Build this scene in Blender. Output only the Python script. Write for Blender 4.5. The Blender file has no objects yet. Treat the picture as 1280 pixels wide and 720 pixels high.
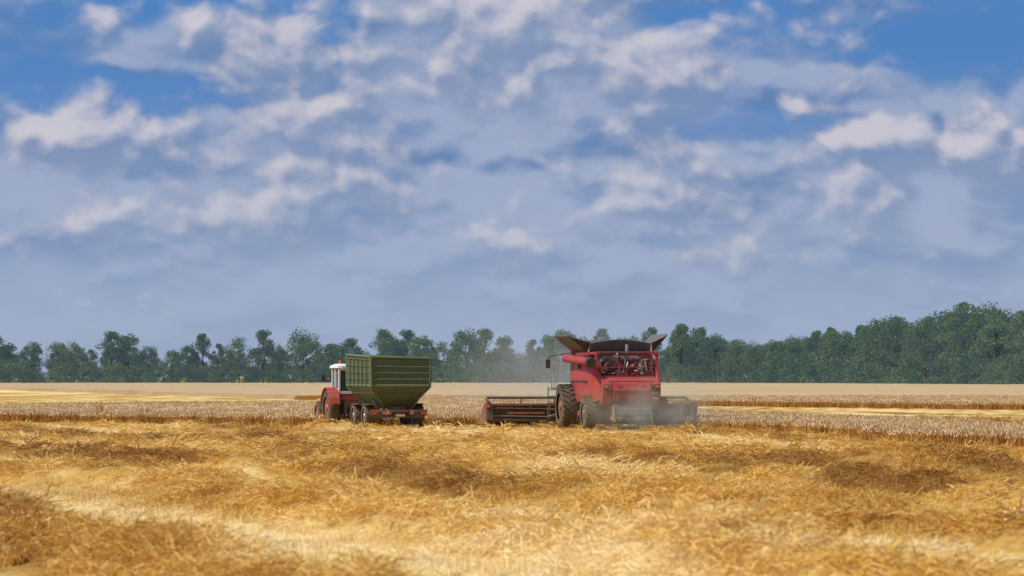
import bpy, math, random
import numpy as np
from mathutils import Vector, Matrix, Euler
random.seed(7); rng=np.random.default_rng(7)
sc=bpy.context.scene
sc.view_settings.view_transform='Standard'
sc.view_settings.look='None'
sc.view_settings.exposure=0
rad=math.radians
# ---------------------------------------------------------------- noise
_tab=rng.random((256,256))
def vn(x,y,s,seed=0):
    x=np.asarray(x,float)/s+seed*17.3; y=np.asarray(y,float)/s+seed*7.7
    xi=np.floor(x).astype(int); yi=np.floor(y).astype(int)
    fx=x-xi; fy=y-yi; fx=fx*fx*(3-2*fx); fy=fy*fy*(3-2*fy)
    g=lambda a,b:_tab[a&255,b&255]
    return (g(xi,yi)*(1-fx)+g(xi+1,yi)*fx)*(1-fy)+(g(xi,yi+1)*(1-fx)+g(xi+1,yi+1)*fx)*fy
def inpoly(x,y,P):
    x=np.asarray(x,float); y=np.asarray(y,float); c=np.zeros(x.shape,bool)
    n=len(P)
    for i in range(n):
        x1,y1=P[i]; x2,y2=P[(i+1)%n]
        if y1==y2: continue
        t=((y1>y)!=(y2>y))&(x<(x2-x1)*(y-y1)/(y2-y1)+x1)
        c^=t
    return c
P_ALL=[(-300,158),(-60,154),(-40,148),(-24.7,137),(-16,131),(-10,127.5),(-1.5,126.5),(8.0,126),(8.7,114),(12,101),(15.8,88),(22,68),(30,40),(60,-60),(400,-60),(800,770),(-800,770),(-800,158)]
P_L=[(-14,232),(-13.4,197),(-33,183),(-60,175),(-120,172),(-900,172),(-900,765),(-300,765),(-120,570),(-83,460),(-40,330),(-17.5,262)]
P_R=[(9,147),(15.6,121),(19,106),(32,64),(60,0),(75,-60),(110,-60),(60,110),(33.5,186),(15.4,211),(9.5,215)]
def incrop(x,y):
    w=(vn(x,y,6,3)-.5)*2.0; w2=(vn(x,y,1.5,4)-.5)*.7
    xx=x+w+w2; yy=y+w
    return inpoly(xx,yy,P_ALL)&~inpoly(xx,yy,P_L)&~inpoly(xx,yy,P_R)
def st(x,y):
    s=0.90*x+0.42*y+ (vn(x,y,22,1)-.5)*6+(vn(x,y,5,2)-.5)*.9
    t=-.42*x+.90*y
    return s,t
def ridge(x,y):
    s,t=st(x,y); m=np.mod(s,5.6)-2.8
    return np.exp(-(m/0.80)**2)
def tone(x,y):
    s,t=st(x,y)
    a=.55*vn(s,t/9,.8,30)+.45*vn(s,t/4,.35,31)
    b=vn(s,t/3,3.5,32)
    m=np.mod(s,5.6)-2.8
    tracks=np.exp(-((np.abs(m)-1.9)/.45)**2)*(.55+.9*vn(s,t,6,33))
    r=np.exp(-(m/.9)**2)
    v=-.04+.60*a+.46*b+.48*tracks-.10*r
    return np.clip(.46+(v-.46)*1.2,0,1)
def gh(x,y):
    x=np.asarray(x,float); y=np.asarray(y,float)
    hf=np.interp(y,[0,12,25,55,80,105,150],[0,.6,1,1,.65,.25,.1])
    r=ridge(x,y)*(.22+.42*vn(x,y,2.0,5))
    l=(vn(x,y,1.1,6)-.5)*.12+(vn(x,y,.45,7)-.5)*.06
    big=(vn(x,y,15,8)-.76)*.55
    z=(r+l+big)*hf
    z=z+.48*np.exp(-((x-2.9-.25*(y-30))/2.7)**2-((y-29.8)/1.5)**2)*(.70+.6*vn(x,y,.9,9))
    z=z+.16*np.exp(-((x+1.6)/1.3)**2-((y-33)/1.5)**2)
    return z-.03
# ---------------------------------------------------------------- materials
def newmat(name):
    m=bpy.data.materials.new(name); m.use_nodes=True
    nt=m.node_tree; b=nt.nodes['Principled BSDF']; return m,nt,b
def ramp(nt,stops):
    r=nt.nodes.new('ShaderNodeValToRGB'); e=r.color_ramp.elements
    e[0].position=stops[0][0]; e[0].color=(*stops[0][1],1)
    e[1].position=stops[-1][0]; e[1].color=(*stops[-1][1],1)
    for p,c in stops[1:-1]:
        k=e.new(p); k.color=(*c,1)
    return r
def noise(nt,vec,scale,detail=4,rough=.55):
    n=nt.nodes.new('ShaderNodeTexNoise'); n.inputs['Scale'].default_value=scale
    n.inputs['Detail'].default_value=detail; n.inputs['Roughness'].default_value=rough
    if vec is not None: nt.links.new(vec,n.inputs['Vector'])
    return n
def mth(nt,op,a,b=None,c=None,clamp=False):
    n=nt.nodes.new('ShaderNodeMath'); n.operation=op; n.use_clamp=clamp
    for i,v in enumerate((a,b,c)):
        if v is None: continue
        if isinstance(v,(int,float)): n.inputs[i].default_value=v
        else: nt.links.new(v,n.inputs[i])
    return n.outputs[0]
def swmap(nt,vec,ang,sx,sy):
    mp=nt.nodes.new('ShaderNodeMapping'); mp.vector_type='TEXTURE'; nt.links.new(vec,mp.inputs[0])
    mp.inputs['Rotation'].default_value=(0,0,rad(ang)); mp.inputs['Scale'].default_value=(sx,sy,1); return mp.outputs[0]
def simple(name,col,rough=.5,metal=0,dirt=.35,dirtcol=(.30,.22,.12),scale=2.5,spec=.4):
    m,nt,b=newmat(name)
    tc=nt.nodes.new('ShaderNodeTexCoord')
    n=noise(nt,tc.outputs['Object'],scale,6,.65)
    f=ramp(nt,[(.35,(0,0,0)),(.75,(dirt,)*3)]); nt.links.new(n.outputs['Fac'],f.inputs[0])
    sz=nt.nodes.new('ShaderNodeSeparateXYZ'); nt.links.new(tc.outputs['Object'],sz.inputs[0])
    lo=mth(nt,'MULTIPLY_ADD',sz.outputs[2],-.22*dirt/.3,.40*dirt/.3,True)
    fa=mth(nt,'ADD',f.outputs[0],lo,clamp=True)
    mx=nt.nodes.new('ShaderNodeMix'); mx.data_type='RGBA'
    nt.links.new(fa,mx.inputs[0]); mx.inputs[6].default_value=(*col,1); mx.inputs[7].default_value=(*dirtcol,1)
    nt.links.new(mx.outputs[2],b.inputs['Base Color'])
    rr=mth(nt,'MULTIPLY_ADD',n.outputs['Fac'],.4,rough-.15)
    nt.links.new(rr,b.inputs['Roughness']); b.inputs['Metallic'].default_value=metal
    b.inputs['Specular IOR Level'].default_value=spec
    return m
M={}
M['red']=simple('red_paint',(.36,.022,.032),.42,0,.30)
M['redd']=simple('red_paint_dusty',(.25,.022,.026),.6,0,.42)
M['black']=simple('black_metal',(.022,.022,.025),.6,0,.25)
M['grey']=simple('dark_grey_metal',(.085,.085,.09),.55,.2,.25)
M['steel']=simple('steel',(.42,.42,.43),.4,.7,.25)
M['white']=simple('white_paint',(.72,.72,.70),.45,0,.2)
M['rubber']=simple('rubber_tyre',(.028,.027,.026),.85,0,.30,scale=4)
M['green']=simple('green_paint',(.064,.090,.044),.55,0,.26,(.18,.18,.10))
M['greenl']=simple('green_paint_light',(.105,.14,.065),.5,0,.28,(.20,.18,.1))
M['tank']=simple('grain_tank_panel',(.10,.095,.10),.6,0,.2)
M['glass']=simple('tinted_glass',(.05,.07,.08),.12,0,.15,spec=.9)
M['lamp']=simple('lamp_lens',(.75,.10,.03),.3,0,.1)
M['yellow']=simple('grain',(.60,.42,.12),.8,0,.3)

def straw_mat(name,stops,transl=.25,use_tone=True):
    m,nt,b=newmat(name)
    g=nt.nodes.new('ShaderNodeNewGeometry'); oi=nt.nodes.new('ShaderNodeObjectInfo')
    n2=noise(nt,g.outputs['Position'],9,1,.6)
    if use_tone:
        at=nt.nodes.new('ShaderNodeAttribute'); at.attribute_type='INSTANCER'; at.attribute_name='tone'
        a=mth(nt,'MULTIPLY_ADD',n2.outputs['Fac'],.45,at.outputs['Fac'])
        a=mth(nt,'MULTIPLY_ADD',oi.outputs['Random'],.16,a)
        a=mth(nt,'SUBTRACT',a,.31)
    else:
        a=mth(nt,'MULTIPLY_ADD',oi.outputs['Random'],.5,mth(nt,'MULTIPLY',n2.outputs['Fac'],.5))
    r=ramp(nt,stops); nt.links.new(a,r.inputs[0])
    nt.links.new(r.outputs[0],b.inputs['Base Color']); b.inputs['Roughness'].default_value=.5
    b.inputs['Specular IOR Level'].default_value=.4
    tr=nt.nodes.new('ShaderNodeBsdfTranslucent'); nt.links.new(r.outputs[0],tr.inputs[0])
    ms=nt.nodes.new('ShaderNodeMixShader'); ms.inputs[0].default_value=transl
    nt.links.new(b.outputs[0],ms.inputs[1]); nt.links.new(tr.outputs[0],ms.inputs[2])
    nt.links.new(ms.outputs[0],nt.nodes['Material Output'].inputs[0])
    return m
M['straw']=straw_mat('straw',[(.08,(.36,.165,.030)),(.34,(.66,.38,.075)),(.58,(.80,.53,.145)),(.88,(.89,.73,.41))])
M['stub']=straw_mat('stubble',[(.12,(.44,.25,.06)),(.5,(.72,.49,.16)),(.85,(.88,.72,.40))],.2)
M['stalk']=straw_mat('wheat_stalk',[(.2,(.38,.17,.03)),(.8,(.56,.30,.07))],.15,False)
M['ear']=straw_mat('wheat_ear',[(.2,(.55,.37,.18)),(.8,(.69,.49,.26))],.2,False)

def ground_mat():
    m,nt,b=newmat('stubble_ground')
    g=nt.nodes.new('ShaderNodeNewGeometry')
    at=nt.nodes.new('ShaderNodeAttribute'); at.attribute_type='GEOMETRY'; at.attribute_name='tone'
    n=noise(nt,swmap(nt,g.outputs['Position'],25,1.5,14),.5,5,.65); n2=noise(nt,g.outputs['Position'],7,5,.75)
    a=mth(nt,'MULTIPLY',n.outputs['Fac'],.5); a=mth(nt,'MULTIPLY_ADD',n2.outputs['Fac'],.45,a)
    a=mth(nt,'MULTIPLY_ADD',at.outputs['Fac'],.6,a); a=mth(nt,'SUBTRACT',a,.28)
    r=ramp(nt,[(.25,(.24,.12,.03)),(.48,(.50,.30,.075)),(.72,(.78,.58,.26))]); nt.links.new(a,r.inputs[0])
    nt.links.new(r.outputs[0],b.inputs['Base Color']); b.inputs['Roughness'].default_value=.9
    b.inputs['Specular IOR Level'].default_value=.1
    bp=nt.nodes.new('ShaderNodeBump'); bp.inputs['Strength'].default_value=.9; bp.inputs['Distance'].default_value=.10
    nt.links.new(n2.outputs['Fac'],bp.inputs['Height']); nt.links.new(bp.outputs[0],b.inputs['Normal'])
    return m
M['ground']=ground_mat()
def crop_mat():
    m,nt,b=newmat('wheat_canopy')
    g=nt.nodes.new('ShaderNodeNewGeometry')
    n=noise(nt,swmap(nt,g.outputs['Position'],70,3,10),.25,6,.6); n2=noise(nt,g.outputs['Position'],3.5,4,.7)
    a=mth(nt,'MULTIPLY',n.outputs['Fac'],.65); a=mth(nt,'MULTIPLY_ADD',n2.outputs['Fac'],.35,a)
    r=ramp(nt,[(.3,(.34,.24,.13)),(.5,(.44,.32,.18)),(.7,(.54,.40,.235))]); nt.links.new(a,r.inputs[0])
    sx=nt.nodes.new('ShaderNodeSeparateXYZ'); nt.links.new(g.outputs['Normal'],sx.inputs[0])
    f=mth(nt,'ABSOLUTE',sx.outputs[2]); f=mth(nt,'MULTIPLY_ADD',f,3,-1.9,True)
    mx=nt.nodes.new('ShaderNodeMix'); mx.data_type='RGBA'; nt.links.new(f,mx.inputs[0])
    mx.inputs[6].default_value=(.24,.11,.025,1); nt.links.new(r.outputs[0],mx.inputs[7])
    nt.links.new(mx.outputs[2],b.inputs['Base Color']); b.inputs['Roughness'].default_value=.9
    b.inputs['Specular IOR Level'].default_value=.1
    return m
M['crop']=crop_mat()
def leaf_mat(name,c0,c1,haze_glow):
    m,nt,b=newmat(name)
    oi=nt.nodes.new('ShaderNodeObjectInfo'); g=nt.nodes.new('ShaderNodeNewGeometry')
    n=noise(nt,g.outputs['Position'],.35,2,.6)
    a=mth(nt,'MULTIPLY_ADD',oi.outputs['Random'],.6,mth(nt,'MULTIPLY',n.outputs['Fac'],.5))
    r=ramp(nt,[(.15,c0),(.95,c1)]); nt.links.new(a,r.inputs[0])
    nt.links.new(r.outputs[0],b.inputs['Base Color']); b.inputs['Roughness'].default_value=.8
    b.inputs['Specular IOR Level'].default_value=.05
    if sum(haze_glow)>0:
        b.inputs['Emission Color'].default_value=(*haze_glow,1); b.inputs['Emission Strength'].default_value=1  # distance haze put into the leaves as a constant bluish glow
    return m
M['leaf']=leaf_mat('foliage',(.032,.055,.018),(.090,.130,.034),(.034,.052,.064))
M['bark']=simple('bark',(.14,.11,.09),.9,0,.3)
# ---------------------------------------------------------------- mesh builder
class MB:
    def __init__(s): s.v=[]; s.f=[]; s.m=[]; s.mats=[]; s.sm=[]
    def mi(s,k):
        if k not in s.mats: s.mats.append(k)
        return s.mats.index(k)
    def add(s,vs,fs,k,smooth=False):
        o=len(s.v); s.v+= [tuple(v) for v in vs]; i=s.mi(k)
        for f in fs: s.f.append(tuple(o+a for a in f)); s.m.append(i); s.sm.append(smooth)
    def box(s,c,d,k,rot=None):
        vs=[Vector((x*d[0]/2,y*d[1]/2,z*d[2]/2)) for x in(-1,1) for y in(-1,1) for z in(-1,1)]
        R=Euler(rot).to_matrix() if rot else Matrix.Identity(3)
        vs=[R@v+Vector(c) for v in vs]
        s.add(vs,[(0,1,3,2),(4,6,7,5),(0,4,5,1),(2,3,7,6),(0,2,6,4),(1,5,7,3)],k)
    def tube(s,p0,p1,r0,k,r1=None,n=10,cap=True):
        r1=r0 if r1 is None else r1
        p0=Vector(p0);p1=Vector(p1);d=(p1-p0).normalized()
        a=d.orthogonal().normalized(); b=d.cross(a)
        vs=[];
        for p,r in((p0,r0),(p1,r1)):
            for i in range(n):
                t=2*math.pi*i/n; vs.append(p+a*math.cos(t)*r+b*math.sin(t)*r)
        fs=[(i,(i+1)%n,n+(i+1)%n,n+i) for i in range(n)]
        s.add(vs,fs,k,True)
        if cap: s.add(vs,[tuple(reversed(range(n))),tuple(range(n,2*n))],k)
    def path(s,pts,r,k,n=8):
        for a,b in zip(pts[:-1],pts[1:]): s.tube(a,b,r,k,n=n)
    def prism(s,prof,x0,x1,k):
        n=len(prof)
        vs=[(x0,y,z) for y,z in prof]+[(x1,y,z) for y,z in prof]
        fs=[(i,(i+1)%n,n+(i+1)%n,n+i) for i in range(n)]+[tuple(reversed(range(n))),tuple(range(n,2*n))]
        s.add(vs,fs,k)
    def loft(s,secs,k,smooth=False,cap=True):
        n=len(secs[0]); vs=[p for q in secs for p in q]; fs=[]
        for j in range(len(secs)-1):
            for i in range(n): fs.append((j*n+i,j*n+(i+1)%n,(j+1)*n+(i+1)%n,(j+1)*n+i))
        if cap: fs+= [tuple(reversed(range(n))),tuple(range((len(secs)-1)*n,len(secs)*n))]
        s.add(vs,fs,k,smooth)
    def plate(s,q,t,k):
        a,b,c,d=[Vector(p) for p in q]; n=(b-a).cross(d-a).normalized()*t
        vs=[a,b,c,d,a+n,b+n,c+n,d+n]
        s.add(vs,[(3,2,1,0),(4,5,6,7),(0,1,5,4),(1,2,6,5),(2,3,7,6),(3,0,4,7)],k)
    def wheel(s,c,r,w,hub='steel',lugs=22,side=1):
        cx,cy,cz=c; n=40
        prof=[(-.5*w,.60*r),(-.52*w,.80*r),(-.44*w,.93*r),(-.2*w,.97*r),(.2*w,.97*r),(.44*w,.93*r),(.52*w,.80*r),(.5*w,.60*r)]
        vs=[];m=len(prof)
        for i in range(n):
            t=2*math.pi*i/n
            for x,q in prof: vs.append((cx+x,cy+q*math.cos(t),cz+q*math.sin(t)))
        fs=[]
        for i in range(n):
            for j in range(m-1): fs.append((i*m+j,i*m+j+1,((i+1)%n)*m+j+1,((i+1)%n)*m+j))
        s.add(vs,fs,'rubber',True)
        for i in range(lugs):
            for sg in(-1,1):
                t=2*math.pi*(i+(.5 if sg>0 else 0))/lugs
                R=Euler((t,0,0)).to_matrix()@Euler((0,0,sg*.55)).to_matrix()
                ce=Vector((cx+sg*w*.24,cy+math.cos(t+math.pi/2)*r*.97,cz+math.sin(t+math.pi/2)*r*.97))
                d=(w*.52,r*.075,r*.075)
                q=[R@Vector((a*d[0]/2,b*d[1]/2,e*d[2]/2))+ce for a in(-1,1) for b in(-1,1) for e in(-1,1)]
                s.add(q,[(0,1,3,2),(4,6,7,5),(0,4,5,1),(2,3,7,6),(0,2,6,4),(1,5,7,3)],'rubber')
        s.tube((cx-.36*w,cy,cz),(cx+.36*w,cy,cz),.61*r,hub,n=28)
        for sg in(-1,1):
            s.tube((cx+sg*.36*w,cy,cz),(cx+sg*.47*w,cy,cz),.2*r,hub,r1=.16*r,n=16)
            for i in range(8):
                t=i*math.pi/4
                s.tube((cx+sg*.36*w,cy+.36*r*math.cos(t),cz+.36*r*math.sin(t)),(cx+sg*.40*w,cy+.36*r*math.cos(t),cz+.36*r*math.sin(t)),.05*r,'black',n=6)
    def obj(s,name,parent=None,bevel=0,link=True):
        me=bpy.data.meshes.new(name); me.from_pydata(s.v,[],s.f)
        for k in s.mats: me.materials.append(M[k])
        me.polygons.foreach_set('material_index',s.m); me.polygons.foreach_set('use_smooth',s.sm)
        me.update()
        o=bpy.data.objects.new(name,me)
        if link: sc.collection.objects.link(o)
        if parent: o.parent=parent
        if bevel:
            b=o.modifiers.new('b','BEVEL'); b.width=bevel; b.segments=2; b.limit_method='ANGLE'; b.angle_limit=rad(50)
        return o
def empty(name,loc,rz):
    e=bpy.data.objects.new(name,None); sc.collection.objects.link(e)
    e.location=loc; e.rotation_euler=(0,0,rz); return e
def rawmesh(name,V,F,mats,mi=None,smooth=False,link=True):
    me=bpy.data.meshes.new(name); V=np.asarray(V,np.float32); F=np.asarray(F,np.int32)
    me.vertices.add(len(V)); me.vertices.foreach_set('co',V.ravel())
    k=F.shape[1]; me.loops.add(F.size); me.loops.foreach_set('vertex_index',F.ravel())
    me.polygons.add(len(F)); me.polygons.foreach_set('loop_start',np.arange(0,F.size,k,dtype=np.int32))
    me.polygons.foreach_set('loop_total',np.full(len(F),k,np.int32))
    for m in mats: me.materials.append(M[m])
    if mi is not None: me.polygons.foreach_set('material_index',np.asarray(mi,np.int32))
    me.polygons.foreach_set('use_smooth',np.full(len(F),smooth))
    me.update(calc_edges=True); me.validate()
    o=bpy.data.objects.new(name,me)
    if link: sc.collection.objects.link(o)
    return o
def axis(segs):
    out=[segs[0][0]]
    for a,b,st_ in segs:
        n=max(1,int(round((b-a)/st_))); out+=list(np.linspace(a,b,n+1)[1:])
    return np.array(out)
def gridmesh(name,xs,ys,zf,mat,smooth=True,mask=None,tf=None):
    X,Y=np.meshgrid(xs,ys); Z=zf(X,Y)
    V=np.stack([X.ravel(),Y.ravel(),Z.ravel()],1); nx=len(xs); ny=len(ys)
    i=np.arange(ny-1)[:,None]*nx+np.arange(nx-1)[None,:]
    F=np.stack([i,i+1,i+nx+1,i+nx],-1).reshape(-1,4)
    if mask is not None:
        z=V[:,2]; keep=(z[F].max(1)>mask); F=F[keep]
    o=rawmesh(name,V,F,[mat],smooth=smooth)
    if tf is not None and len(o.data.vertices)==len(V):
        a=o.data.attributes.new('tone','FLOAT','POINT'); a.data.foreach_set('value',tf(X,Y).ravel().astype(np.float32))
    return o
# ---------------------------------------------------------------- ground
xs=axis([(-4000,-400,300),(-400,-60,20),(-60,-22,.8),(-22,24,.25),(24,60,.8),(60,400,20),(400,4000,300)])
ys=axis([(-300,0,30),(0,22,1),(22,75,.2),(75,150,.4),(150,300,3),(300,1000,50),(1000,6000,500)])
gridmesh('ground',xs,ys,gh,'ground',tf=tone)
def cropz(X,Y):
    c=incrop(X,Y)
    edge=~(incrop(X,Y-.9)&incrop(X-.9,Y)&incrop(X+.9,Y))
    return np.where(c,np.where(edge&(Y<240),.16,.38)+(vn(X,Y,2.5,11)-.5)*.10+(vn(X,Y,.8,12)-.5)*.08,-.5)
xs=axis([(-800,-120,40),(-120,-60,2),(-60,60,.5),(60,120,2),(120,800,40)])
ys=axis([(-60,40,4),(40,270,.5),(270,480,1.5),(480,770,10)])
gridmesh('wheat_field',xs,ys,cropz,'crop',smooth=False,mask=0)
# ---------------------------------------------------------------- scatter by geometry nodes
def scatter(name,pts,rot,scl,protos,tn=None):
    me=bpy.data.meshes.new(name); n=len(pts)
    me.vertices.add(n); me.vertices.foreach_set('co',np.asarray(pts,np.float32).ravel())
    a=me.attributes.new('rot','FLOAT_VECTOR','POINT'); a.data.foreach_set('vector',np.asarray(rot,np.float32).ravel())
    a=me.attributes.new('scl','FLOAT_VECTOR','POINT'); a.data.foreach_set('vector',np.asarray(scl,np.float32).ravel())
    a=me.attributes.new('idx','INT','POINT'); a.data.foreach_set('value',rng.integers(0,len(protos),n).astype(np.int32))
    if tn is not None:
        a=me.attributes.new('tone','FLOAT','POINT'); a.data.foreach_set('value',np.asarray(tn,np.float32).ravel())
    o=bpy.data.objects.new(name,me); sc.collection.objects.link(o)
    col=bpy.data.collections.new(name+'_parts')
    for p in protos: col.objects.link(p)
    ng=bpy.data.node_groups.new(name+'_gn','GeometryNodeTree')
    ng.interface.new_socket('Geometry',in_out='INPUT',socket_type='NodeSocketGeometry')
    ng.interface.new_socket('Geometry',in_out='OUTPUT',socket_type='NodeSocketGeometry')
    N=ng.nodes; L=ng.links
    gi=N.new('NodeGroupInput'); go=N.new('NodeGroupOutput')
    ip=N.new('GeometryNodeInstanceOnPoints'); ci=N.new('GeometryNodeCollectionInfo')
    ci.inputs['Collection'].default_value=col; ci.inputs['Separate Children'].default_value=True; ci.inputs['Reset Children'].default_value=True
    def na(nm,t):
        q=N.new('GeometryNodeInputNamedAttribute'); q.data_type=t; q.inputs['Name'].default_value=nm; return q.outputs['Attribute']
    er=N.new('FunctionNodeEulerToRotation')
    L.new(gi.outputs[0],ip.inputs['Points']); L.new(ci.outputs[0],ip.inputs['Instance'])
    ip.inputs['Pick Instance'].default_value=True
    L.new(na('idx','INT'),ip.inputs['Instance Index'])
    L.new(na('rot','FLOAT_VECTOR'),er.inputs[0]); L.new(er.outputs[0],ip.inputs['Rotation'])
    L.new(na('scl','FLOAT_VECTOR'),ip.inputs['Scale']); L.new(ip.outputs[0],go.inputs[0])
    md=o.modifiers.new('scatter','NODES'); md.node_group=ng
    return o
def strands(n,R,lmin,lmax,wid,el0,el1,zmax,droop=.4,base=None):
    a=rng.random(n)*2*np.pi; r=R*np.sqrt(rng.random(n))
    p=np.stack([r*np.cos(a),r*np.sin(a),rng.random(n)*zmax*(1-(r/R)**2*.8)],1) if base is None else base
    az=rng.random(n)*2*np.pi; el=np.radians(el0+(el1-el0)*rng.random(n)); L=lmin+(lmax-lmin)*rng.random(n)
    d=np.stack([np.cos(az)*np.cos(el),np.sin(az)*np.cos(el),np.sin(el)],1)
    az2=az+(rng.random(n)-.5)*.8; el2=el-droop*rng.random(n)
    d2=np.stack([np.cos(az2)*np.cos(el2),np.sin(az2)*np.cos(el2),np.sin(el2)],1)
    q=rng.normal(size=(n,3)); s=np.cross(d,q); s/=np.linalg.norm(s,axis=1)[:,None]+1e-9
    w=(wid*(.6+.8*rng.random(n)))[:,None]*s/2
    m=p+d*(L/2)[:,None]; e=m+d2*(L/2)[:,None]
    V=np.stack([p-w,p+w,m-w,m+w,e-w*.6,e+w*.6],1).reshape(-1,3)
    k=np.arange(n)[:,None]*6
    F=np.concatenate([k+np.array([[0,1,3,2]]),k+np.array([[2,3,5,4]])],0)
    return V,F,e
def proto(name,parts):
    Vs=[];Fs=[];mi=[];mats=[];o=0
    for V,F,m in parts:
        if m not in mats: mats.append(m)
        Vs.append(V);Fs.append(F+o);mi+= [mats.index(m)]*len(F); o+=len(V)
    return rawmesh(name,np.concatenate(Vs),np.concatenate(Fs),mats,mi,link=False)
strawN=[]; strawF=[]
for i in range(5):
    V,F,_=strands(130,.42,.07,.26,.010,-10,38,.10,.9); strawN.append(proto('straw_tuft_n%d'%i,[(V,F,'straw')]))
for i in range(4):
    V,F,_=strands(90,.60,.12,.36,.018,-8,30,.08,.8); strawF.append(proto('straw_tuft_f%d'%i,[(V,F,'straw')]))
stub=[]
for i in range(4):
    n=90; base=np.stack([(rng.integers(0,6,n)-2.5)*.14+rng.normal(0,.012,n),(rng.random(n)-.5)*1.0,np.zeros(n)-.03],1)
    V,F,_=strands(n,.3,.07,.14,.012,66,90,0,.1,base=base)
    V2,F2,_=strands(22,.5,.1,.3,.011,-5,15,.03,.5)
    stub.append(proto('stubble_tuft%d'%i,[(V,F,'stub'),(V2,F2,'straw')]))
def pts_zone(y0,y1,dens,slope=.25):
    A=(y1-y0)*(y0+y1)*slope; n=int(A*dens)
    y=np.sqrt(y0*y0+(y1*y1-y0*y0)*rng.random(n)); x=(rng.random(n)*2-1)*y*slope
    return x,y
def do(name,zones,protos,probf,s0,s1,zoff,aligned=False):
    X=[];Y=[]
    for z in zones:
        x,y=pts_zone(*z); X.append(x);Y.append(y)
    x=np.concatenate(X);y=np.concatenate(Y)
    keep=(~incrop(x,y))&(rng.random(len(x))<probf(x,y))
    x=x[keep];y=y[keep];n=len(x)
    P=np.stack([x,y,gh(x,y)+zoff],1)
    rz=rng.random(n)*6.283 if not aligned else rad(25)+rng.normal(0,.1,n)
    t=.2 if not aligned else .04
    R=np.stack([rng.normal(0,t,n),rng.normal(0,t,n),rz],1)
    s=s0+(s1-s0)*rng.random(n)*(.4+.6*ridge(x,y)); S=np.stack([s,s,s*(.6+.8*rng.random(n))],1)
    return scatter(name,P,R,S,protos,tone(x,y))
heap=lambda x,y:np.exp(-((x-2.9-.25*(y-30))/2.9)**2-((y-29.8)/1.8)**2)
pr=lambda x,y:np.clip(.02+1.15*ridge(x,y)*(.5+vn(x,y,3,20))+.8*(vn(x,y,2.5,21)-.68)+heap(x,y),.02,1)
do('straw_near_camera',[(24,45,13),(45,75,7)],strawN,pr,.7,1.45,.0)
do('straw_field',[(75,110,3.5),(110,150,2.2)],strawF,pr,.7,1.2,-.01)
do('stubble_field',[(24,60,3.2),(60,140,1.4)],stub,lambda x,y:np.clip(1.1-ridge(x,y)*.9-heap(x,y),.05,1)*np.clip(1.5-1.5*vn(x,y,2,23),.2,1),.8,1.2,.0,aligned=True)
wheat=[]
for i in range(5):
    V,F,e=strands(60,.42,.42,.56,.016,76,90,0,.15)
    k=len(e); up=np.stack([rng.normal(0,.35,k),rng.normal(0,.35,k),np.ones(k)],1)*.05
    sd=rng.normal(size=(k,3)); sd[:,2]=0; sd/=np.linalg.norm(sd,axis=1)[:,None]; sd*=.022
    EV=np.stack([e-up,e+sd,e+up*1.6,e-sd],1).reshape(-1,3); EF=np.arange(k)[:,None]*4+np.array([[0,1,2,3]])
    wheat.append(proto('wheat_tuft%d'%i,[(V,F,'stalk'),(EV,EF,'ear')]))
X=[];Y=[]
for z in [(70,150,1.7),(150,260,.5)]:
    x,y=pts_zone(*z); k=incrop(x,y); X.append(x[k]);Y.append(y[k])
x,y=pts_zone(70,235,9,.22)
k=incrop(x,y)&~(incrop(x,y-1.1)&incrop(x-1.0,y)&incrop(x+1.0,y)); X.append(x[k]); Y.append(y[k]-.15)
x=np.concatenate(X);y=np.concatenate(Y); n=len(x)
s=.9+.25*rng.random(n); s=s*np.where(y>150,1.15,1)
scatter('standing_wheat',np.stack([x,y,np.zeros(n)-.02],1),np.stack([rng.normal(0,.06,n),rng.normal(0,.06,n),rng.random(n)*6.28],1),np.stack([s,s,.88*(.86+.2*rng.random(n))],1),wheat)
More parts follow.
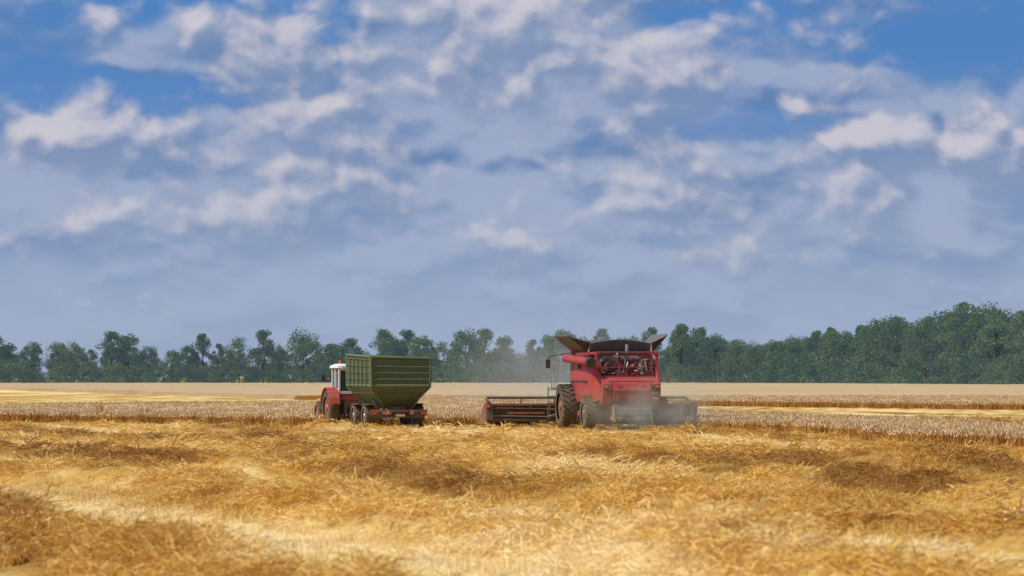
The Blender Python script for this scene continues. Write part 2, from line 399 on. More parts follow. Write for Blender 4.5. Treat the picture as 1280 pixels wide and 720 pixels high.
# ---------------------------------------------------------------- trees
def make_tree(name,H,W,style,seed):
    r=np.random.default_rng(seed); b=MB()
    z0={'round':.22,'tall':.18,'bush':.0,'open':.3}[style]*H
    pts=[Vector((0,0,-.3))]
    for i in range(1,6): pts.append(Vector((r.normal(0,.12)*i*.5,r.normal(0,.12)*i*.5,H*.85*i/5)))
    if style!='bush':
        for i in range(5): b.tube(pts[i],pts[i+1],.30*(1-i/5.5)*H/15,'bark',r1=.30*(1-(i+1)/5.5)*H/15,n=8,cap=False)
    nc={'round':42,'tall':38,'bush':20,'open':34}[style]
    Vs=[];
    for c in range(nc):
        t=r.random()**.85
        z=z0+(H-z0)*t
        prof={'round':math.sqrt(max(0,1-(2*t-.85)**2/1.4)),'tall':math.sin(math.pi*min(1,t*.85+.15))**.6,'bush':math.sqrt(max(.05,1-t*t)),'open':math.sqrt(max(.02,1-(2*t-1)**2))}[style]
        a=r.random()*6.283; q=W/2*prof*(.25+.70*math.sqrt(r.random()))
        C=Vector((q*math.cos(a),q*math.sin(a),z*.97))
        if style!='bush' and c%2==0:
            k=min(4,max(1,int((z-.15*H)/(H*.85)*5))); b.tube(pts[k],C,.09*H/15,'bark',r1=.03,n=5,cap=False)
        nl=int({'round':110,'tall':105,'bush':90,'open':95}[style]); cr=W*(.10+.12*r.random())
        P=r.normal(size=(nl,3)); P/=np.linalg.norm(P,axis=1)[:,None]; P*=(cr*(.40+.80*r.random(nl)**.7))[:,None]; P[:,2]*=.75
        P+=np.array(C)
        n1=r.normal(size=(nl,3)); n1/=np.linalg.norm(n1,axis=1)[:,None]; n2=np.cross(n1,r.normal(size=(nl,3))); n2/=np.linalg.norm(n2,axis=1)[:,None]
        sz=(.11+.17*r.random(nl))[:,None]*(H/15)**.4
        Vs.append(np.stack([P-n1*sz,P+n2*sz*.9,P+n1*sz,P-n2*sz*.9],1).reshape(-1,3))
    V=np.concatenate(Vs); o=len(b.v); nl=len(V)//4
    V[:,2]=np.maximum(V[:,2],.05)
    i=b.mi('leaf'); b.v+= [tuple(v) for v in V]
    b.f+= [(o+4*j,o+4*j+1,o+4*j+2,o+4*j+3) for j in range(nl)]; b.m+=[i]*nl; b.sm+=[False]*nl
    return b.obj(name,link=False)
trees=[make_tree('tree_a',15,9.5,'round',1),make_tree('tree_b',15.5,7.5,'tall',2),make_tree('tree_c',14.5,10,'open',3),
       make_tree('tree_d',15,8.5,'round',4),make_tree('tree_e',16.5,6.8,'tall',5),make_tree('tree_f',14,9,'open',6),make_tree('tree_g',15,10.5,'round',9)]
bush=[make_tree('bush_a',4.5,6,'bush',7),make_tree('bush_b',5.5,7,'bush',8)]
prof_x=[-900,-400,0,30,60,95,110,130,165,182,205,228,250,270,300,330,355,380,410,440,465,490,515,540,560,600,650,700,760,800,840,880,915,950,1000,1020,1060,1115,1150,1180,1230,1280,1700,2400]
prof_y=[418,420,419,434,420,424,438,416,413,436,420,432,410,434,416,410,426,413,432,415,420,410,412,424,418,412,425,415,412,418,412,412,424,430,420,410,414,396,402,384,382,392,396,400]
def dist(px): return 790-max(0,px-880)*.42 if px<1400 else 570
T=[];S=[];R=[]
px=-900
while px<2300:
    d=dist(px); top=np.interp(px,prof_x,prof_y); h=(479-top)*d/3555*1.04
    rows=1 if px<850 else 4
    for k in range(rows):
        dd=d+k*9+random.uniform(-5,5)
        hs=h*random.uniform(.85,1.03)/15.2
        ww=hs*random.uniform(.80,1.10)
        T.append(((px-640)/3555*dd+random.uniform(-1,1),dd,-.2)); S.append((ww,ww,hs)); R.append((0,0,random.random()*6.28))
    px+=random.choice([16,20,25,33]) if px<850 else random.uniform(17,27)
px=-900
while px<950:
    dd=dist(px)+22+random.uniform(-5,8); hs=random.uniform(.54,.72)
    T.append(((px-640)/3555*dd,dd,-.2)); S.append((hs*1.1,hs*1.1,hs)); R.append((0,0,random.random()*6.28)); px+=random.uniform(16,30)
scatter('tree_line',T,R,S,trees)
T=[];S=[];R=[]
px=-900
while px<2300:
    for k in range(2):
        dd=dist(px)-5+k*14+random.uniform(-3,3); h=random.uniform(.7,1.35) if px<900 else random.uniform(.9,1.6)
        T.append(((px-640)/3555*dd,dd,-.2)); S.append((h*1.1,h*1.1,h)); R.append((0,0,random.random()*6.28))
    px+=random.uniform(9,17)
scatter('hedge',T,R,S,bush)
# ---------------------------------------------------------------- combine harvester
def combine():
    E=empty('combine_harvester',(4.75,115.2,0),rad(10))
    b=MB()
    b.prism([(-.25,1.15),(-.42,1.45),(-.38,1.85),(-.10,2.12),(1.2,2.2),(5.0,2.2),(5.2,1.5),(4.6,1.05),(2.5,.85),(.8,.95)],-1.18,1.18,'red')
    for sg in(-1,1):
        secs=[]
        for y,o,z0,z1 in[(-.05,1.19,1.25,2.15),(.5,1.42,1.12,2.62),(1.6,1.50,1.10,2.95),(3.4,1.52,1.12,3.05),(5.0,1.45,1.3,3.05)]:
            secs.append([(sg*1.17,y,z0),(sg*(o-.07),y,z0+.02),(sg*o,y,z0+.35),(sg*o,y,z1-.35),(sg*(o-.10),y,z1-.05),(sg*1.17,y,z1)])
        if sg<0: secs=[list(reversed(q)) for q in secs]
        b.loft(secs,'red',False)
        b.plate([(sg*1.535,1.2,1.95),(sg*1.535,4.6,1.95),(sg*1.535,4.6,2.02),(sg*1.535,1.2,2.02)],.01,'black')
        b.box((sg*1.25,.50,2.62),(.10,.18,1.12),'red'); b.box((sg*1.22,1.2,3.13),(.14,1.7,.10),'red')
        b.box((sg*1.05,-.47,1.72),(.20,.06,.30),'black'); b.box((sg*1.05,-.515,1.78),(.14,.04,.10),'lamp')
    b.box((0,.62,3.17),(2.5,.14,.07),'redd'); b.box((0,.34,2.16),(2.5,.16,.10),'red')
    b.prism([(-.30,1.16),(-.52,1.30),(-.60,1.62),(-.50,1.9),(-.25,1.92)],-.78,.78,'red')
    b.box((0,-.61,1.52),(1.3,.02,.05),'black'); b.box((0,-.47,1.98),(1.9,.03,.04),'black')
    for sg in(-1,1): b.box((sg*.80,-.42,1.6),(.025,.06,.75),'black'); b.box((sg*.5,-.56,1.78),(.12,.04,.03),'grey')
    for i,w in enumerate([.09,.07,.08,.08,.03,.08]): b.box((.80+i*.075-.12,-.455,1.53),(w*.6,.012,.09),'white')
    b.box((.98,-.43,1.30),(.25,.012,.06),'white')
    b.obj('body_panels',E,.03)
    b=MB()
    b.box((0,1.5,2.65),(2.35,.9,.95),'black')
    b.box((-.78,.76,2.62),(.62,.4,.78),'grey'); b.box((.05,.85,2.45),(.8,.5,.55),'redd')
    b.box((.35,.78,2.95),(1.5,.35,.22),'red'); b.box((-.2,.6,2.35),(.5,.3,.3),'redd')
    b.tube((-.25,.6,2.9),(.5,.6,2.9),.13,'grey',n=18); b.tube((.62,.62,2.3),(.62,.62,2.9),.12,'steel',n=16)
    b.tube((-.84,.52,2.72),(-.84,.56,2.72),.22,'black',n=24); b.tube((-.84,.50,2.72),(-.84,.53,2.72),.07,'steel',n=12)
    b.box((.92,.7,2.5),(.36,.4,.5),'redd'); b.box((.92,.48,2.55),(.28,.03,.2),'black')
    b.box((.1,.56,2.42),(.5,.08,.12),'grey')
    for i in range(20):
        x=random.uniform(-1.0,1.05); z=random.uniform(2.25,2.95); x2=x+random.uniform(-.5,.5); x2=max(-1.1,min(1.1,x2)); z2=random.uniform(2.25,3.05)
        y=random.uniform(.38,.50)
        b.path([(x,y,z),((x+x2)/2,y-.05,z+.05),(x2,y,z2)],random.choice([.014,.02,.03]),random.choice(['steel','black','redd','redd','black']))
    for i in range(60):
        b.box((random.uniform(-1.1,1.1),random.uniform(.38,.55),random.uniform(2.25,3.08)),(random.uniform(.05,.2),.08,random.uniform(.04,.14)),random.choice(['redd','redd','red','red','steel','grey','black','black','white']),(0,random.uniform(-.5,.5),0))
    b.tube((.2,1.4,3.0),(.2,1.4,3.5),.07,'steel')
    for i in range(7): b.box((-.78,.54,2.28+i*.03),(.5,.02,.014),'black')
    for x in(-1.2,-.4,.4,1.2): b.tube((x,.28,2.2),(x,.28,2.55),.018,'redd',n=6)
    b.tube((-1.2,.28,2.55),(1.2,.28,2.55),.018,'redd',n=6)
    b.obj('engine_bay',E,.012)
    b=MB()
    b.box((0,3.2,2.7),(2.5,2.9,1.05),'redd')
    t=.03
    L0,L1=(-1.38,3.17),(-2.20,3.86); R0,R1=(1.38,3.17),(1.98,3.92)
    y0,y1=1.75,4.7
    b.plate([(L0[0],y0+.1,L0[1]),(L0[0],y1,L0[1]),(L1[0],y1+.1,L1[1]),(L1[0],y0-.15,L1[1]-.03)],t,'tank')
    b.plate([(R0[0],y1,R0[1]),(R0[0],y0+.1,R0[1]),(R1[0],y0-.15,R1[1]),(R1[0],y1+.1,R1[1])],t,'tank')
    n=10; pr_=[]
    for i in range(n+1):
        x=-1.3+2.55*i/n; pr_.append((x,1.55,3.55+.15*math.sin(math.pi*(i/n))))
    for i in range(n):
        a=pr_[i]; c=pr_[i+1]
        b.plate([(a[0],1.80,3.17),(c[0],1.80,3.17),(c[0],c[1],c[2]),(a[0],a[1],a[2])],t,'tank')
    b.plate([(1.3,4.75,3.17),(-1.3,4.75,3.17),(-1.2,5.1,3.7),(1.2,5.1,3.7)],t,'tank')
    for sg,Q in((-1,L1),(1,R1)):
        b.add([(sg*1.38,1.85,3.17),(sg*1.27,1.56,3.56),(Q[0],1.6,Q[1]-.04)],[(0,1,2)],'black')
    b.loft([[(-1.2,1.9,3.1),(1.2,1.9,3.1),(1.2,4.6,3.1),(-1.2,4.6,3.1)],[(-.5,2.7,3.4),(.5,2.7,3.4),(.5,3.8,3.4),(-.5,3.8,3.4)]],'yellow')
    b.tube((-1.62,.1,2.78),(-1.66,5.0,2.95),.17,'red',n=18); b.tube((-1.62,-.25,2.72),(-1.62,.12,2.78),.20,'black',n=18)
    b.box((-1.5,2.6,2.65),(.2,.1,.3),'black')
    b.obj('grain_tank',E,.008)
    b=MB()
    b.prism([(-.35,1.15),(-.55,.85),(-.60,.62),(-.1,.55),(.7,.8),(.9,1.1)],-.72,.72,'black')
    for sg in(-1,1):
        b.tube((sg*.38,-.45,.50),(sg*.38,-.45,.56),.36,'grey',n=24)
        for k in range(6):
            a=k*math.pi/3; b.box((sg*.38+.2*math.cos(a),-.45+.2*math.sin(a),.46),(.3,.03,.09),'steel',(0,0,a))
        b.plate([(sg*.76,-.8,.35),(sg*.76,.2,.45),(sg*.76,.2,1.05),(sg*.76,-.55,1.0)],.02,'redd')
        b.wheel((sg*1.50,.95,.68),.68,.48,'redd',20)
        b.wheel((sg*1.72,4.55,.93),.93,.62,'redd',24)
        b.box((sg*1.15,.95,.75),(.3,.25,.5),'black')
    b.box((0,.95,.72),(2.4,.22,.22),'black'); b.box((0,4.55,.95),(3.0,.4,.4),'black')
    b.box((0,2.8,.8),(1.5,3.6,.3),'grey')
    b.obj('running_gear',E)
    b=MB()
    b.loft([[(-.95,5.1,1.75),(.95,5.1,1.75),(.9,6.9,1.75),(-.9,6.9,1.75)],[(-.95,5.1,3.25),(.95,5.1,3.25),(.9,7.1,3.25),(-.9,7.1,3.25)]],'glass')
    b.box((0,6.05,3.36),(2.15,2.3,.18),'red'); b.box((0,6.1,1.7),(2.1,2.0,.12),'black')
    for sx in(-.96,.96):
        for yy in(5.08,6.98): b.box((sx,yy,2.5),(.08,.08,1.5),'black')
    for x in(-.8,-.4,.4,.8): b.box((x,7.2,3.36),(.2,.08,.12),'white')
    b.tube((.9,5.2,3.45),(.9,5.2,3.62),.06,'lamp')
    b.box((-1.55,5.7,1.68),(1.0,1.3,.06),'grey')
    for y in(5.15,5.75,6.3):
        b.tube((-2.0,y,1.7),(-2.0,y,2.75),.022,'steel',n=6)
    for z in(2.25,2.75): b.tube((-2.0,5.15,z),(-2.0,6.3,z),.022,'steel',n=6)
    for x in(-2.35,-1.95): b.tube((x,5.35,.45),(x-.0,5.25,1.75),.025,'grey',n=6)
    for k in range(5): b.box((-2.15,5.34-.02*k,.5+k*.28),(.42,.14,.03),'grey')
    for sg in(-1,1):
        b.path([(sg*.95,7.0,3.2),(sg*1.9,7.15,3.05),(sg*2.0,7.15,2.95)],.022,'black',6); b.box((sg*2.0,7.15,2.72),(.20,.06,.38),'black')
    b.obj('cab',E,.01)
    b=MB()
    b.prism([(5.6,1.0),(5.6,1.6),(7.5,1.05),(7.5,.4)],-.65,.65,'red')
    HW=4.6
    b.box((0,7.62,.64),(2*HW,.05,.64),'black')
    b.box((0,7.55,.98),(2*HW,.14,.09),'redd'); b.box((0,7.52,.34),(2*HW,.16,.10),'black')
    b.prism([(7.6,.22),(7.6,.30),(8.7,.16),(8.75,.10)],-HW,HW,'grey')
    k=-HW+.25
    while k<HW:
        b.box((k,7.50,.66),(.06,.08,.56),'redd' if int(k*3)%2 else 'black'); k+=.83
    b.box((-2.9,7.46,.62),(1.6,.05,.09),'red'); b.box((2.9,7.46,.62),(1.4,.05,.09),'redd')
    b.path([(-HW+.3,7.47,.82),(-1.2,7.45,.78),(-.7,7.2,1.1)],.03,'black',6)
    b.path([(-HW+.3,7.44,.50),(-2,7.43,.46),(-.7,7.3,.8)],.022,'steel',6)
    b.tube((-HW+.1,8.05,.62),(HW-.1,8.05,.62),.24,'steel',n=16)
    for i in range(70):
        t=i*.6; x=-HW+.15+i*(2*HW-.3)/69; b.box((x,8.05+.27*math.cos(t),.62+.27*math.sin(t)),(.05,.18,.18),'redd',(t,0,.3))
    for sg in(-1,1):
        b.prism([(7.45,.15),(7.45,1.02),(7.9,1.06),(8.5,.75),(9.6,.16),(9.6,.10)],sg*HW-.04,sg*HW+.04,'redd')
        b.tube((sg*HW,9.5,.13),(sg*HW,10.1,.16),.07,'redd',r1=.01)
        b.box((sg*(HW-.12),7.40,.68),(.24,.2,.70),'black')
        b.path([(sg*(HW-.15),7.6,1.05),(sg*(HW-.15),8.6,1.18)],.05,'black')
        b.box((sg*(HW-.02),7.28,.92),(.16,.03,.12),'lamp')
    ry,rz,rr=8.55,.90,.42
    b.tube((-HW+.15,ry,rz),(HW-.15,ry,rz),.07,'redd',n=12)
    for i in range(6):
        a=i*math.pi/3+.1; y=ry+rr*math.cos(a); z=rz+rr*math.sin(a)
        b.tube((-HW+.2,y,z),(HW-.2,y,z),.028,'black',n=6)
        for x in np.linspace(-HW+.2,HW-.2,7): b.box((x,(y+ry)/2,(z+rz)/2),(.03,rr,.05),'redd',(a,0,0))
        for x in np.arange(-HW+.25,HW-.2,.16): b.box((x,y+.02,z-.11),(.012,.012,.2),'black')
    for x in np.arange(-HW+.05,HW,.10): b.box((x,8.85,.10),(.025,.16,.02),'steel')
    b.obj('header',E)
    return E
combine()
# ---------------------------------------------------------------- grain cart
def cart():
    E=empty('grain_trailer',(-4.66,119.2,0),rad(14.5))
    b=MB(); T0,T1,Bz=3.0,1.72,.82
    top=[(-1.28,0,T0),(1.28,0,T0-.06),(1.28,5.2,T0),(-1.28,5.2,T0+.12)]
    mid=[(-1.25,.02,T1),(1.25,.02,T1),(1.25,5.18,T1),(-1.25,5.18,T1)]
    bot=[(-.55,.95,Bz),(.55,.95,Bz),(.55,4.2,Bz),(-.55,4.2,Bz)]
    b.loft([bot,mid,top],'green',cap=False)
    inn=[(p[0]*.97,.06+p[1]*.98,p[2]-.01) for p in top]; innb=[(p[0]*.96,.06+p[1]*.97,p[2]+.1) for p in mid]
    b.loft([inn,innb],'green',cap=False)
    b.add([(x*.95,y,2.55) for x,y,z in top],[(0,1,2,3)],'yellow')
    def lerp(a,c,t): return tuple(a[i]+(c[i]-a[i])*t for i in range(3))
    for i in range(4):
        p,q=Vector(top[i]),Vector(top[(i+1)%4]); b.tube(p,q,.05,'greenl',n=8)
    for k in range(5):
        t=.06+k*.21
        a=lerp(mid[0],top[0],t); c=lerp(mid[1],top[1],t); d=lerp(mid[2],top[2],t); e=lerp(mid[3],top[3],t)
        for p,q in((a,c),(c,d),(e,a),(d,e)): b.tube(p,q,.04 if k else .055,'green' if k else 'greenl',n=6)
    for k in range(3):
        t=.22+k*.26
        a=lerp(bot[0],mid[0],t); c=lerp(bot[1],mid[1],t); d=lerp(bot[2],mid[2],t); e=lerp(bot[3],mid[3],t)
        for p,q in((a,c),(c,d),(e,a)): b.tube(p,q,.03,'green',n=6)
    for i in range(4): b.tube(mid[i],top[i],.06,'greenl' if i in(0,3) else 'green',n=8); b.tube(bot[i],mid[i],.04,'green',n=6)
    for y in np.linspace(.9,4.4,5):
        for sg in(-1,1): b.box((sg*1.30,y,(T0+T1)/2),(.07,.09,T0-T1),'greenl')
    b.obj('hopper',E)
    b=MB()
    for sg in(-1,1):
        b.box((sg*.5,2.3,.68),(.12,5.0,.18),'redd')
        b.box((sg*.95,.35,.62),(.5,.06,.16),'black'); b.box((sg*1.05,.31,.64),(.22,.03,.10),'lamp')
        for y in(1.6,3.9):
            b.wheel((sg*1.08,y,.52),.52,.38,'steel',18)
            b.path([(sg*.86,y-.62,.9),(sg*.86,y-.3,1.12),(sg*.86,y+.3,1.12),(sg*.86,y+.62,.9)],.02,'black',6)
            b.plate([(sg*1.3,y-.62,.98),(sg*1.3,y+.62,.98),(sg*.86,y+.62,1.02),(sg*.86,y-.62,1.02)],.02,'black')
        b.tube((sg*.55,.5,.75),(sg*1.15,.15,1.75),.04,'green',n=8)
        b.tube((sg*.55,4.6,.75),(sg*1.15,5.0,1.75),.04,'green',n=8)
        b.tube((sg*.55,2.6,.75),(sg*1.2,2.6,1.72),.04,'green',n=8)
    for y in(1.6,3.9): b.box((0,y,.52),(1.9,.14,.14),'black')
    b.box((0,.33,.74),(2.4,.12,.10),'redd'); b.box((0,.36,.50),(2.2,.08,.10),'black'); b.box((.05,.30,.55),(.4,.03,.10),'white')
    for y in(1.0,2.6,4.6): b.box((0,y,.68),(1.0,.1,.14),'redd')
    b.box((0,.85,.84),(.7,.25,.16),'grey')
    b.path([(-.5,4.7,.66),(0,6.6,.55),(.5,4.7,.66)],.07,'redd')
    b.box((-.55,.28,.36),(.05,.05,.5),'black'); b.box((.55,.28,.36),(.05,.05,.5),'black')
    b.obj('chassis',E)
cart()
# ---------------------------------------------------------------- tractor
def tractor():
    E=empty('farm_tractor',(-7.15,126.3,0),rad(17))
    b=MB()
    for sg in(-1,1):
        b.wheel((sg*.92,0,.80),.80,.46,'red',20); b.wheel((sg*.85,2.45,.52),.52,.30,'red',16)
        prev=None
        for i in range(9):
            a=rad(10+i*20); p=(0+.90*math.cos(a),.80+.90*math.sin(a))
            if prev: b.plate([(sg*.70,prev[0],prev[1]),(sg*1.18,prev[0],prev[1]),(sg*1.18,p[0],p[1]),(sg*.70,p[0],p[1])],.03*sg,'red')
            prev=p
        b.box((sg*1.0,-.92,1.15),(.16,.05,.12),'lamp')
    b.box((0,0,.80),(1.5,.3,.3),'black'); b.box((0,2.45,.55),(1.5,.18,.18),'black')
    b.obj('wheels',E)
    b=MB()
    b.prism([(-.35,.55),(-.45,1.1),(.9,1.15),(1.0,.6)],-.38,.38,'redd')
    b.prism([(.85,.75),(.85,1.62),(2.0,1.58),(3.0,1.42),(3.12,1.2),(3.12,.75)],-.40,.40,'red')
    b.box((0,3.14,1.1),(.6,.04,.5),'black')
    for z in(1.0,1.15,1.3):
        for sg in(-1,1): b.box((sg*.405,2.2,z),(.02,1.2,.05),'black')
    b.tube((.28,1.7,1.55),(.28,1.7,2.55),.05,'black'); b.tube((.28,1.7,2.0),(.28,1.7,2.35),.09,'grey')
    b.box((0,-.6,.55),(.5,.5,.08),'black'); b.box((0,-.35,.9),(.9,.1,.5),'black')
    for sg in(-1,1): b.tube((sg*.3,-.3,.6),(sg*.42,-1.0,.45),.04,'black'); b.tube((sg*.42,-.75,.5),(sg*.35,-.3,1.2),.025,'steel',n=6)
    b.obj('chassis',E,.02)
    b=MB()
    b.box((0,.25,1.28),(1.30,1.35,.30),'red')
    b.box((0,.25,1.98),(1.18,1.22,1.10),'glass')
    for sx in(-.62,.62):
        for y in(-.40,.30,.90): b.box((sx,y,2.0),(.08,.08,1.16),'white')
    b.box((0,-.41,1.47),(1.25,.05,.12),'white'); b.box((0,-.41,2.5),(1.25,.05,.12),'white'); b.box((0,.91,1.47),(1.25,.05,.1),'white')
    b.box((-.63,.25,1.55),(.04,1.3,.2),'white'); b.box((.63,.25,1.55),(.04,1.3,.2),'white')
    b.loft([[(-.72,-.55,2.55),(.72,-.55,2.55),(.72,1.1,2.55),(-.72,1.1,2.55)],[(-.70,-.52,2.66),(.70,-.52,2.66),(.70,1.05,2.66),(-.70,1.05,2.66)],[(-.5,-.35,2.74),(.5,-.35,2.74),(.5,.9,2.74),(-.5,.9,2.74)]],'white')
    for sx in(-.5,.5): b.box((sx,-.58,2.58),(.16,.06,.11),'white')
    b.tube((-.45,.2,2.74),(-.45,.2,2.90),.05,'lamp')
    for sg in(-1,1):
        b.path([(sg*.64,.9,2.2),(sg*.98,1.05,2.25)],.018,'black',6); b.box((sg*1.0,1.05,2.12),(.18,.04,.3),'black')
    b.box((0,.15,1.6),(.5,.12,.55),'black')
    b.box((-.80,.55,.75),(.22,.3,.03),'grey'); b.box((-.80,.55,1.05),(.22,.3,.03),'grey')
    b.obj('cab',E,.015)
tractor()
# ---------------------------------------------------------------- weeds
def weed(name,loc,h,n,spread=.35):
    b=MB(); k='stalk'
    for i in range(n):
        a=random.random()*6.28; r=random.random()*spread*.5; p=Vector((r*math.cos(a),r*math.sin(a),-.05)); hh=h*random.uniform(.6,1)
        q=p+Vector((random.uniform(-.1,.1),random.uniform(-.1,.1),hh*.55)); e=q+Vector((random.uniform(-.15,.15),random.uniform(-.15,.15),hh*.45))
        b.tube(p,q,.010,k,n=5,cap=False); b.tube(q,e,.008,k,r1=.003,n=5,cap=False)
        for j in range(9):
            t=random.random(); c=p.lerp(q,t*1) if t<.5 else q.lerp(e,t)
            d=Vector((random.gauss(0,1),random.gauss(0,1),random.gauss(.3,.5))).normalized()*random.uniform(.06,.16)*(h/.6)
            s=d.orthogonal().normalized()*.02*(h/.6)
            b.add([c,c+d*.5+s,c+d,c+d*.5-s],[(0,1,2,3)],k)
    o=b.obj(name); o.location=loc
weed('weed_plant',(-19.8,136.5,.1),.95,9)
weed('weed_plant',(-17.2,134,.1),.7,7,.6)
for i in range(9): 
    x=-5.6-random.random()*1.3; y=32.5+random.random()*4; weed('dry_weed',(x,y,float(gh(x,y))),random.uniform(.28,.42),14,.5)
# ---------------------------------------------------------------- dust
def dust(name,loc,dim,dens,sc_n,rot=0,lo=-1.15,col=(.95,.83,.68)):
    bpy.ops.mesh.primitive_uv_sphere_add(segments=24,ring_count=12,location=loc); o=bpy.context.object; o.name=name
    o.scale=dim; o.rotation_euler=(0,0,rot)
    m=bpy.data.materials.new(name); m.use_nodes=True; nt=m.node_tree; nt.nodes.clear()
    out=nt.nodes.new('ShaderNodeOutputMaterial'); v=nt.nodes.new('ShaderNodeVolumeScatter')
    v.inputs['Color'].default_value=(*col,1)
    tc=nt.nodes.new('ShaderNodeTexCoord'); g=nt.nodes.new('ShaderNodeNewGeometry')
    n=noise(nt,g.outputs['Position'],sc_n,2,.6)
    ln=nt.nodes.new('ShaderNodeVectorMath'); ln.operation='LENGTH'; nt.links.new(tc.outputs['Object'],ln.inputs[0])
    f=mth(nt,'SUBTRACT',1,ln.outputs['Value'],clamp=True); f=mth(nt,'POWER',f,1.5)
    nn=mth(nt,'MULTIPLY_ADD',n.outputs['Fac'],3.2,lo,True)
    f=mth(nt,'MULTIPLY',f,nn); f=mth(nt,'MULTIPLY',f,dens); nt.links.new(f,v.inputs['Density'])
    nt.links.new(v.outputs[0],out.inputs['Volume']); o.data.materials.append(m)
dust('dust_cloud',(5.6,113.3,.85),(4.0,1.6,1.75),1.15,.8,col=(1,.74,.48))
dust('dust_plume',(1.8,130,2.5),(6.0,4,3.2),.30,.35,lo=-1.0,col=(.98,.82,.66))
# ---------------------------------------------------------------- sun
sdir=Vector((-.85,-.38,0)).normalized(); el=rad(52)
to=Vector((sdir.x*math.cos(el),sdir.y*math.cos(el),math.sin(el)))
sl=bpy.data.lights.new('sun','SUN'); sl.energy=4.7; sl.angle=rad(.5); sl.color=(1,.95,.86)
so=bpy.data.objects.new('sun',sl); sc.collection.objects.link(so); so.rotation_euler=to.to_track_quat('Z','Y').to_euler()
# ---------------------------------------------------------------- world
W=bpy.data.worlds.new('World'); sc.world=W; W.use_nodes=True; nt=W.node_tree; N=nt.nodes; L=nt.links
try: W.cycles.sampling_method='NONE'
except Exception as ex: print(ex)
bg=N['Background']; bg.inputs['Strength'].default_value=.1
sky=N.new('ShaderNodeTexSky'); sky.sky_type='NISHITA'; sky.sun_disc=False; sky.sun_elevation=el; sky.sun_rotation=math.atan2(sdir.x,sdir.y)
def vmath(t,op,a,b=None,c=None):
    n=t.nodes.new('ShaderNodeVectorMath'); n.operation=op
    for i,v in enumerate((a,b,c)):
        if v is None: continue
        if isinstance(v,tuple): n.inputs[i].default_value=v
        else: t.links.new(v,n.inputs[i])
    return n
def gauss(G,PV,lst,start):
    acc=start
    for (px,py,rx,ry,am) in lst:
        c=((px-640)/100,(470-py)/100,0)
        d=vmath(G,'SUBTRACT',PV,c); d=vmath(G,'MULTIPLY',d.outputs[0],(100/rx,100/ry,0))
        q=vmath(G,'DOT_PRODUCT',d.outputs[0],d.outputs[0]).outputs['Value']
        e=mth(G,'POWER',.3679,q); acc=mth(G,'MULTIPLY_ADD',e,am,acc)
    return acc
def warped(G,V):
    wn=noise(G,V,1.5,2,.5)
    w=vmath(G,'SUBTRACT',wn.outputs['Color'],(.5,.5,.5)); w=vmath(G,'MULTIPLY',w.outputs[0],(.45,.30,0)); return vmath(G,'ADD',V,w.outputs[0]).outputs[0]
G=bpy.data.node_groups.new('cloud_density','ShaderNodeTree')
G.interface.new_socket('Vector',in_out='INPUT',socket_type='NodeSocketVector')
G.interface.new_socket('Cumulus',in_out='OUTPUT',socket_type='NodeSocketFloat')
gi=G.nodes.new('NodeGroupInput'); go=G.nodes.new('NodeGroupOutput')
PV=warped(G,gi.outputs[0])
stv=vmath(G,'MULTIPLY',PV,(1,1.35,1)).outputs[0]
n1=noise(G,stv,.8,5,.5)
vo=G.nodes.new('ShaderNodeTexVoronoi'); vo.feature='F1'; vo.voronoi_dimensions='2D'
vo.inputs['Scale'].default_value=1.8; vo.inputs['Detail'].default_value=1.2; vo.inputs['Roughness'].default_value=.5; G.links.new(stv,vo.inputs['Vector'])
base=mth(G,'MULTIPLY_ADD',mth(G,'SUBTRACT',.42,vo.outputs['Distance']),.14,mth(G,'SUBTRACT',n1.outputs['Fac'],.58))
cum=gauss(G,PV,[(520,30,180,80,.26),(700,60,180,95,.28),(330,75,95,55,.36),(135,35,30,20,.30),(240,42,32,22,.30),(65,174,85,40,.38),(200,190,85,46,.30),
 (410,210,100,58,.40),(370,147,60,26,.26),(860,240,150,48,.36),(1000,133,42,16,.32),(1100,178,90,40,.38),(1098,250,50,50,.44),(1245,185,80,46,.40),
 (845,108,110,52,.32),(625,300,90,38,.32),(940,312,90,30,.28),(310,270,130,34,.32),(120,280,95,30,.26)],base)
G.links.new(cum,go.inputs[0])
tc=N.new('ShaderNodeTexCoord'); sx=N.new('ShaderNodeSeparateXYZ'); L.new(tc.outputs['Generated'],sx.inputs[0])
az=mth(nt,'ARCTAN2',sx.outputs[0],sx.outputs[1]); ee=mth(nt,'ARCSINE',sx.outputs[2])
U=mth(nt,'MULTIPLY',az,35.55); Wv=mth(nt,'MULTIPLY',ee,35.55)
cv=N.new('ShaderNodeCombineXYZ'); L.new(U,cv.inputs[0]); L.new(Wv,cv.inputs[1])
g1=N.new('ShaderNodeGroup'); g1.node_tree=G; L.new(cv.outputs[0],g1.inputs[0])
off=vmath(nt,'ADD',cv.outputs[0],(-.10,.18,0)); g2=N.new('ShaderNodeGroup'); g2.node_tree=G; L.new(off.outputs[0],g2.inputs[0])
PVv=warped(nt,cv.outputs[0])
va=vmath(nt,'MULTIPLY',PVv,(.7,1.4,1)).outputs[0]
n2=noise(nt,va,.6,4,.5); n3=noise(nt,vmath(nt,'ADD',va,(-.07,.25,0)).outputs[0],.6,3,.5)
veil=gauss(nt,PVv,[(620,60,230,120,.38),(560,250,800,90,.22),(1150,130,220,80,.14),(410,30,40,60,-.36),(270,12,170,28,-.30),(240,118,150,28,-.30),(35,110,70,36,-.26),
 (930,40,130,42,-.26),(960,160,150,34,-.28),(1140,75,120,30,-.20),(500,150,70,22,-.16),(190,80,70,28,.10)],mth(nt,'SUBTRACT',n2.outputs['Fac'],.42))
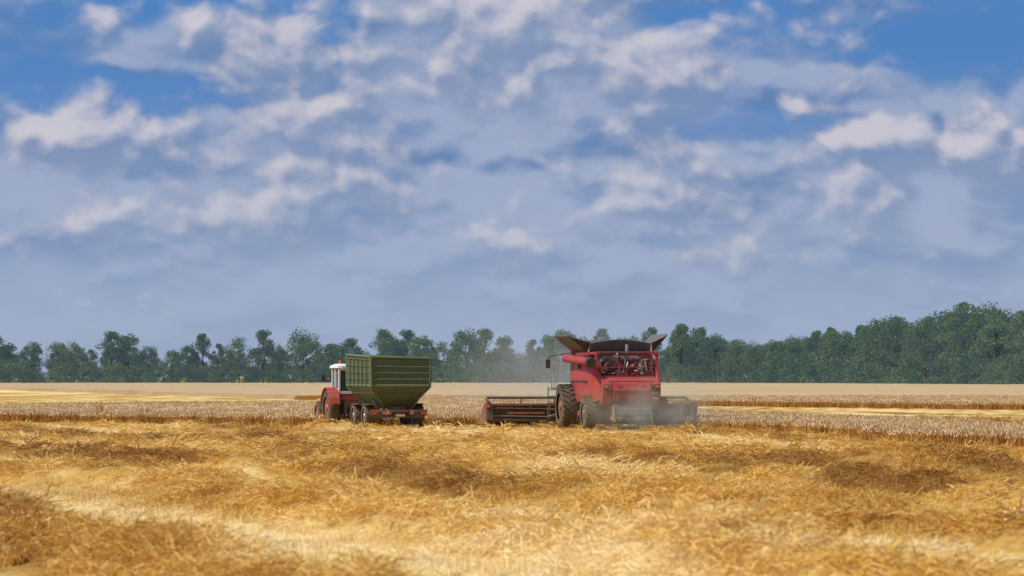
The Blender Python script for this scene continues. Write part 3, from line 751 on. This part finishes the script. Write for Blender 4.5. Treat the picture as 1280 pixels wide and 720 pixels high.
def mixc(f,a,b):
    m=N.new('ShaderNodeMix'); m.data_type='RGBA'
    if isinstance(f,(int,float)): m.inputs[0].default_value=f
    else: L.new(f,m.inputs[0])
    for i,v in((6,a),(7,b)):
        if isinstance(v,tuple): m.inputs[i].default_value=(*[c*10 for c in v],1)
        else: L.new(v,m.inputs[i])
    return m.outputs[2]
def sstep(v,a,b):
    m=N.new('ShaderNodeMapRange'); m.interpolation_type='SMOOTHSTEP'; L.new(v,m.inputs[0]); m.inputs[1].default_value=a; m.inputs[2].default_value=b; return m.outputs[0]
clear=mixc(sstep(Wv,.6,4.2),(.33,.42,.60),(.075,.220,.52))
clear=mixc(sstep(Wv,5,14),clear,sky.outputs[0])
dif=mth(nt,'SUBTRACT',g1.outputs[0],g2.outputs[0])
difv=mth(nt,'SUBTRACT',n2.outputs['Fac'],n3.outputs['Fac'])
vl=sstep(mth(nt,'MULTIPLY_ADD',difv,2.4,veil),-.10,.38)
vcol=mixc(vl,(.115,.215,.43),(.35,.415,.58))
c1=mixc(mth(nt,'MULTIPLY',sstep(veil,-.10,.20),.90),clear,vcol)
lit=sstep(dif,-.11,.23)
ccol=mixc(lit,(.19,.275,.46),(.66,.62,.67))
c2=mixc(mth(nt,'MULTIPLY',sstep(g1.outputs[0],-.06,.20),.82),c1,ccol)
hz=sstep(Wv,.0,3.1); hz=mth(nt,'MULTIPLY_ADD',hz,.80,.17)
c3=mixc(hz,(.345,.42,.57),c2)
c4=mixc(sstep(Wv,-1.5,-.2),(.20,.16,.10),c3)
L.new(c4,bg.inputs['Color'])
# ---------------------------------------------------------------- camera
cam=bpy.data.cameras.new('camera'); co=bpy.data.objects.new('camera',cam); sc.collection.objects.link(co)
cam.lens=100; cam.sensor_width=36; cam.clip_end=12000; cam.clip_start=.5
co.location=(0,0,2.2); co.rotation_euler=(rad(90)+math.atan(110/3555),0,0)
cam.dof.use_dof=True; cam.dof.focus_distance=117; cam.dof.aperture_fstop=2.4
sc.camera=co
